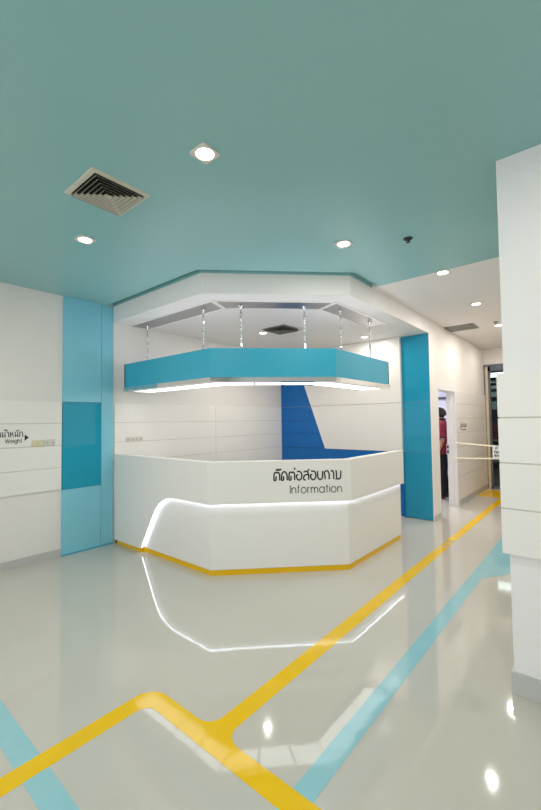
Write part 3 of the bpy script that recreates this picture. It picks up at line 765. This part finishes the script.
for s in (1, -1):
    sh = P(-.03, .17*s, 1.40, .05); el = P(-.085, .225*s, 1.12, .038); wr = P(.0, .235*s, .885, .027); pa = P(.025, .235*s, .835, .030, .016); kn_ = P(.04, .235*s, .795, .026, .012)
    ch.append([che, sh, P(-.06, .205*s, 1.26, .043), el, P(-.05, .232*s, 1.02, .034), wr, pa, kn_])
    for j, (df, ln) in enumerate(((-.022, .062), (-.008, .072), (.008, .078), (.022, .070))):
        a = P(.04+df*.9, .235*s, .790, .0085); b_ = P(.052+df, .232*s, .790-ln*.5, .0080); c_ = P(.052+df*1.05-.004, .222*s, .790-ln, .0068)
        ch.append([kn_, a, b_, c_])
    ch.append([pa, P(.052, .225*s, .815, .011), P(.072, .212*s, .785, .0095), P(.074, .204*s, .762, .0078)])
    hip = P(0, .085*s, .88, .06); kne = P(.015, .10*s, .50, .055); ank = P(-.02, .10*s, .09, .038)
    ch.append([pel, hip, P(.01, .095*s, .70, .072), kne, P(-.01, .10*s, .32, .052), ank, P(.06, .10*s, .045, .034, .03), P(.14, .105*s, .03, .026, .034)])
skin_mesh(ch).build('body', SKIN, per)
# face details: nose, ear, eyes
m = MB()
m.lathe([(0, .022), (.010, .012), (.012, -.008), (0, -.016)], (PX-.118, PY, 1.585), 10)
m.build('nose', SKIN, per, smooth=True)
for s in (1, -1):
    m = MB(); m.lathe([(0, .03), (.011, .024), (.013, 0), (.007, -.026), (0, -.03)], (PX-.025, PY-.078*s, 1.585), 10); m.build('ear', SKIN, per, smooth=True)
    m = MB(); m.lathe([(0, .009), (.008, .004), (.009, 0), (.008, -.004), (0, -.009)], (PX-.107, PY-.030*s, 1.607), 10); m.build('eye', HAIR, per, smooth=True)
# hair cap
t = bmesh.new(); bmesh.ops.create_uvsphere(t, u_segments=32, v_segments=20, radius=1)
for v in t.verts:
    c = v.co.copy(); n = math.sin(c.x*13+c.y*9)*.012+math.sin(c.z*17+c.y*11)*.012
    x = c.x*(.108 if c.x > 0 else .100); y = c.y*.090; z = c.z*.112
    if c.x < -.15 and c.z < .25: x = max(x, -.03-(c.z+1)*.012)
    if c.z < -.45: x *= .8; y *= .82
    v.co = Vector((PX-.016+x*(1+n), PY+y*(1+n), 1.605+z*(1+n)-(.01 if c.x > 0 else 0)))
m = MB(); m.merge(t); m.build('hair', HAIR, per, smooth=True)
# polo shirt
def loft(m, rows, seg=28):
    """rows: (z, centre x offset, half depth, half width)"""
    R_ = [[m.bm.verts.new((PX+cx+rx*math.cos(2*PI*k/seg), PY+ry*math.sin(2*PI*k/seg), z)) for k in range(seg)] for z, cx, rx, ry in rows]
    for A, B in zip(R_, R_[1:]):
        for k in range(seg): m.bm.faces.new((A[k], A[(k+1) % seg], B[(k+1) % seg], B[k]))
    m.bm.faces.new(R_[0]); m.bm.faces.new(R_[-1]); bmesh.ops.recalc_face_normals(m.bm, faces=m.bm.faces); return m
m = loft(MB(), [(.845, .0, .128, .178), (.858, .0, .132, .182), (.96, .0, .124, .170), (1.05, .0, .116, .160), (1.16, .0, .122, .168), (1.27, .004, .130, .182), (1.34, .008, .126, .190), (1.39, .012, .108, .178), (1.425, .014, .084, .135), (1.45, .012, .070, .090), (1.47, .008, .064, .066)])
m.build('polo_shirt', MAROON, per, smooth=True)
for s in (1, -1):
    m = MB(); pts = [(.02, .12, 1.385, .055), (.026, .165, 1.375, .066), (.045, .19, 1.32, .062), (.060, .205, 1.26, .058), (.072, .218, 1.20, .057), (.080, .224, 1.155, .058)]
    rg = []
    for i, (fx, sy, z, r) in enumerate(pts):
        a_ = Vector(pts[max(i-1, 0)][:3]); b_ = Vector(pts[min(i+1, len(pts)-1)][:3]); d = (b_-a_).normalized()
        u = Vector((1, 0, 0)); u = (u-d*u.dot(d)).normalized(); w_ = d.cross(u)
        rg.append([m.bm.verts.new((PX+fx+r*(u.x*math.cos(2*PI*k/20)+w_.x*math.sin(2*PI*k/20)), PY-s*(sy+r*(u.y*math.cos(2*PI*k/20)+w_.y*math.sin(2*PI*k/20))), z+r*(u.z*math.cos(2*PI*k/20)+w_.z*math.sin(2*PI*k/20)))) for k in range(20)])
    for A, B in zip(rg, rg[1:]):
        for k in range(20): m.bm.faces.new((A[k], A[(k+1) % 20], B[(k+1) % 20], B[k]))
    m.bm.faces.new(rg[0]); m.bm.faces.new(rg[-1]); bmesh.ops.recalc_face_normals(m.bm, faces=m.bm.faces)
    m.build('sleeve', MAROON, per, smooth=True)
m = MB(); m.lathe([(.060, 1.455), (.074, 1.46), (.070, 1.50), (.058, 1.505), (.060, 1.455)], (PX+.008, PY, 0), 20); m.build('collar', TROUS, per, smooth=True)
for s in (1, -1):
    m = MB(); m.lathe([(.050, -.009), (.060, -.008), (.060, .008), (.050, .009)], (PX+.080, PY-.224*s, 1.152), 16); m.build('sleeve_band', TROUS, per, smooth=True)
m = MB(); m.lathe([(.028, -.014), (.036, -.012), (.036, .012), (.028, .014)], (PX+.008, PY-.234, .905), 14); m.build('wristwatch', TROUS, per, smooth=True)
tc_ = [[P(0, 0, .93, .118, .15), P(0, 0, .865, .12, .155)]]
for s in (1, -1): tc_.append([P(0, 0, .865, .12, .155), P(.0, .088*s, .79, .098), P(.01, .096*s, .66, .088), P(.015, .10*s, .48, .075), P(-.005, .10*s, .28, .068), P(-.012, .10*s, .10, .066), P(-.012, .10*s, .055, .064)])
skin_mesh(tc_).build('trousers', TROUS, per)
for s in (1, -1):
    m = skin_mesh([[P(-.075, .10*s, .036, .034, .034), P(-.02, .10*s, .045, .044, .044), P(.06, .103*s, .040, .040, .036), P(.14, .106*s, .032, .046, .030), P(.19, .107*s, .028, .030, .022)]], 2)
    zmin = min(v.co.z for v in m.bm.verts)
    for v in m.bm.verts: v.co.z = max(v.co.z, .001)
    m.build('shoe', SHOE, per)

# ------------------------------------------------------------ light
def area(name, loc, rot, sx, sy, e, col):
    L = bpy.data.lights.new(name, 'AREA'); L.shape = 'RECTANGLE'; L.size = sx; L.size_y = sy; L.energy = e; L.color = col
    o = bpy.data.objects.new(name, L); COL.objects.link(o); o.location = loc; o.rotation_euler = rot; return o
for x in (-3.2, -.8, 1.6):
    area('window_daylight', (x, YN-.14, 1.6), (PI/2, 0, 0), 2.1, 2.1, 30, (1, .965, .99))
area('side_fill', (3.15, 4.9, 1.5), (0, PI/2, 0), 2.4, 2.4, 26, (1, .97, .92))  # added fill light in front of the solid right wall, no window there
w = bpy.data.worlds.new('world'); S.world = w; w.use_nodes = True
bg = w.node_tree.nodes['Background']; bg.inputs[0].default_value = (.9, .95, 1, 1); bg.inputs[1].default_value = 1.0

# ------------------------------------------------------------ camera
F = Vector((-0.64429869, 0.76374206, 0.03971477)); Rv = Vector((0.76395977, 0.64513994, -0.01264591)); U = Vector((-0.0352798, 0.02219274, 0.99913103))
U = Rv.cross(F).normalized()
cd = bpy.data.cameras.new('camera'); cam = bpy.data.objects.new('camera', cd); COL.objects.link(cam)
Mx = Matrix.Identity(4)
for i in range(3): Mx[i][0], Mx[i][1], Mx[i][2] = Rv[i], U[i], -F[i]
Mx.translation = Vector((0, 0, 1.5)); cam.matrix_world = Mx
cd.sensor_fit = 'HORIZONTAL'; cd.sensor_width = 36; cd.lens = 393.528*36/541; cd.clip_start = .05
S.camera = cam
for o in bpy.data.objects:
    if '_org' in o: del o['_org']
vs = S.view_settings; vs.view_transform = 'Standard'; vs.look = 'None'; vs.exposure = 0; vs.gamma = 1; vs.use_curve_mapping = False
S.cycles.max_bounces = 12; S.cycles.diffuse_bounces = 6; S.cycles.glossy_bounces = 6; S.cycles.sample_clamp_indirect = 6
S.cycles.use_denoising = True
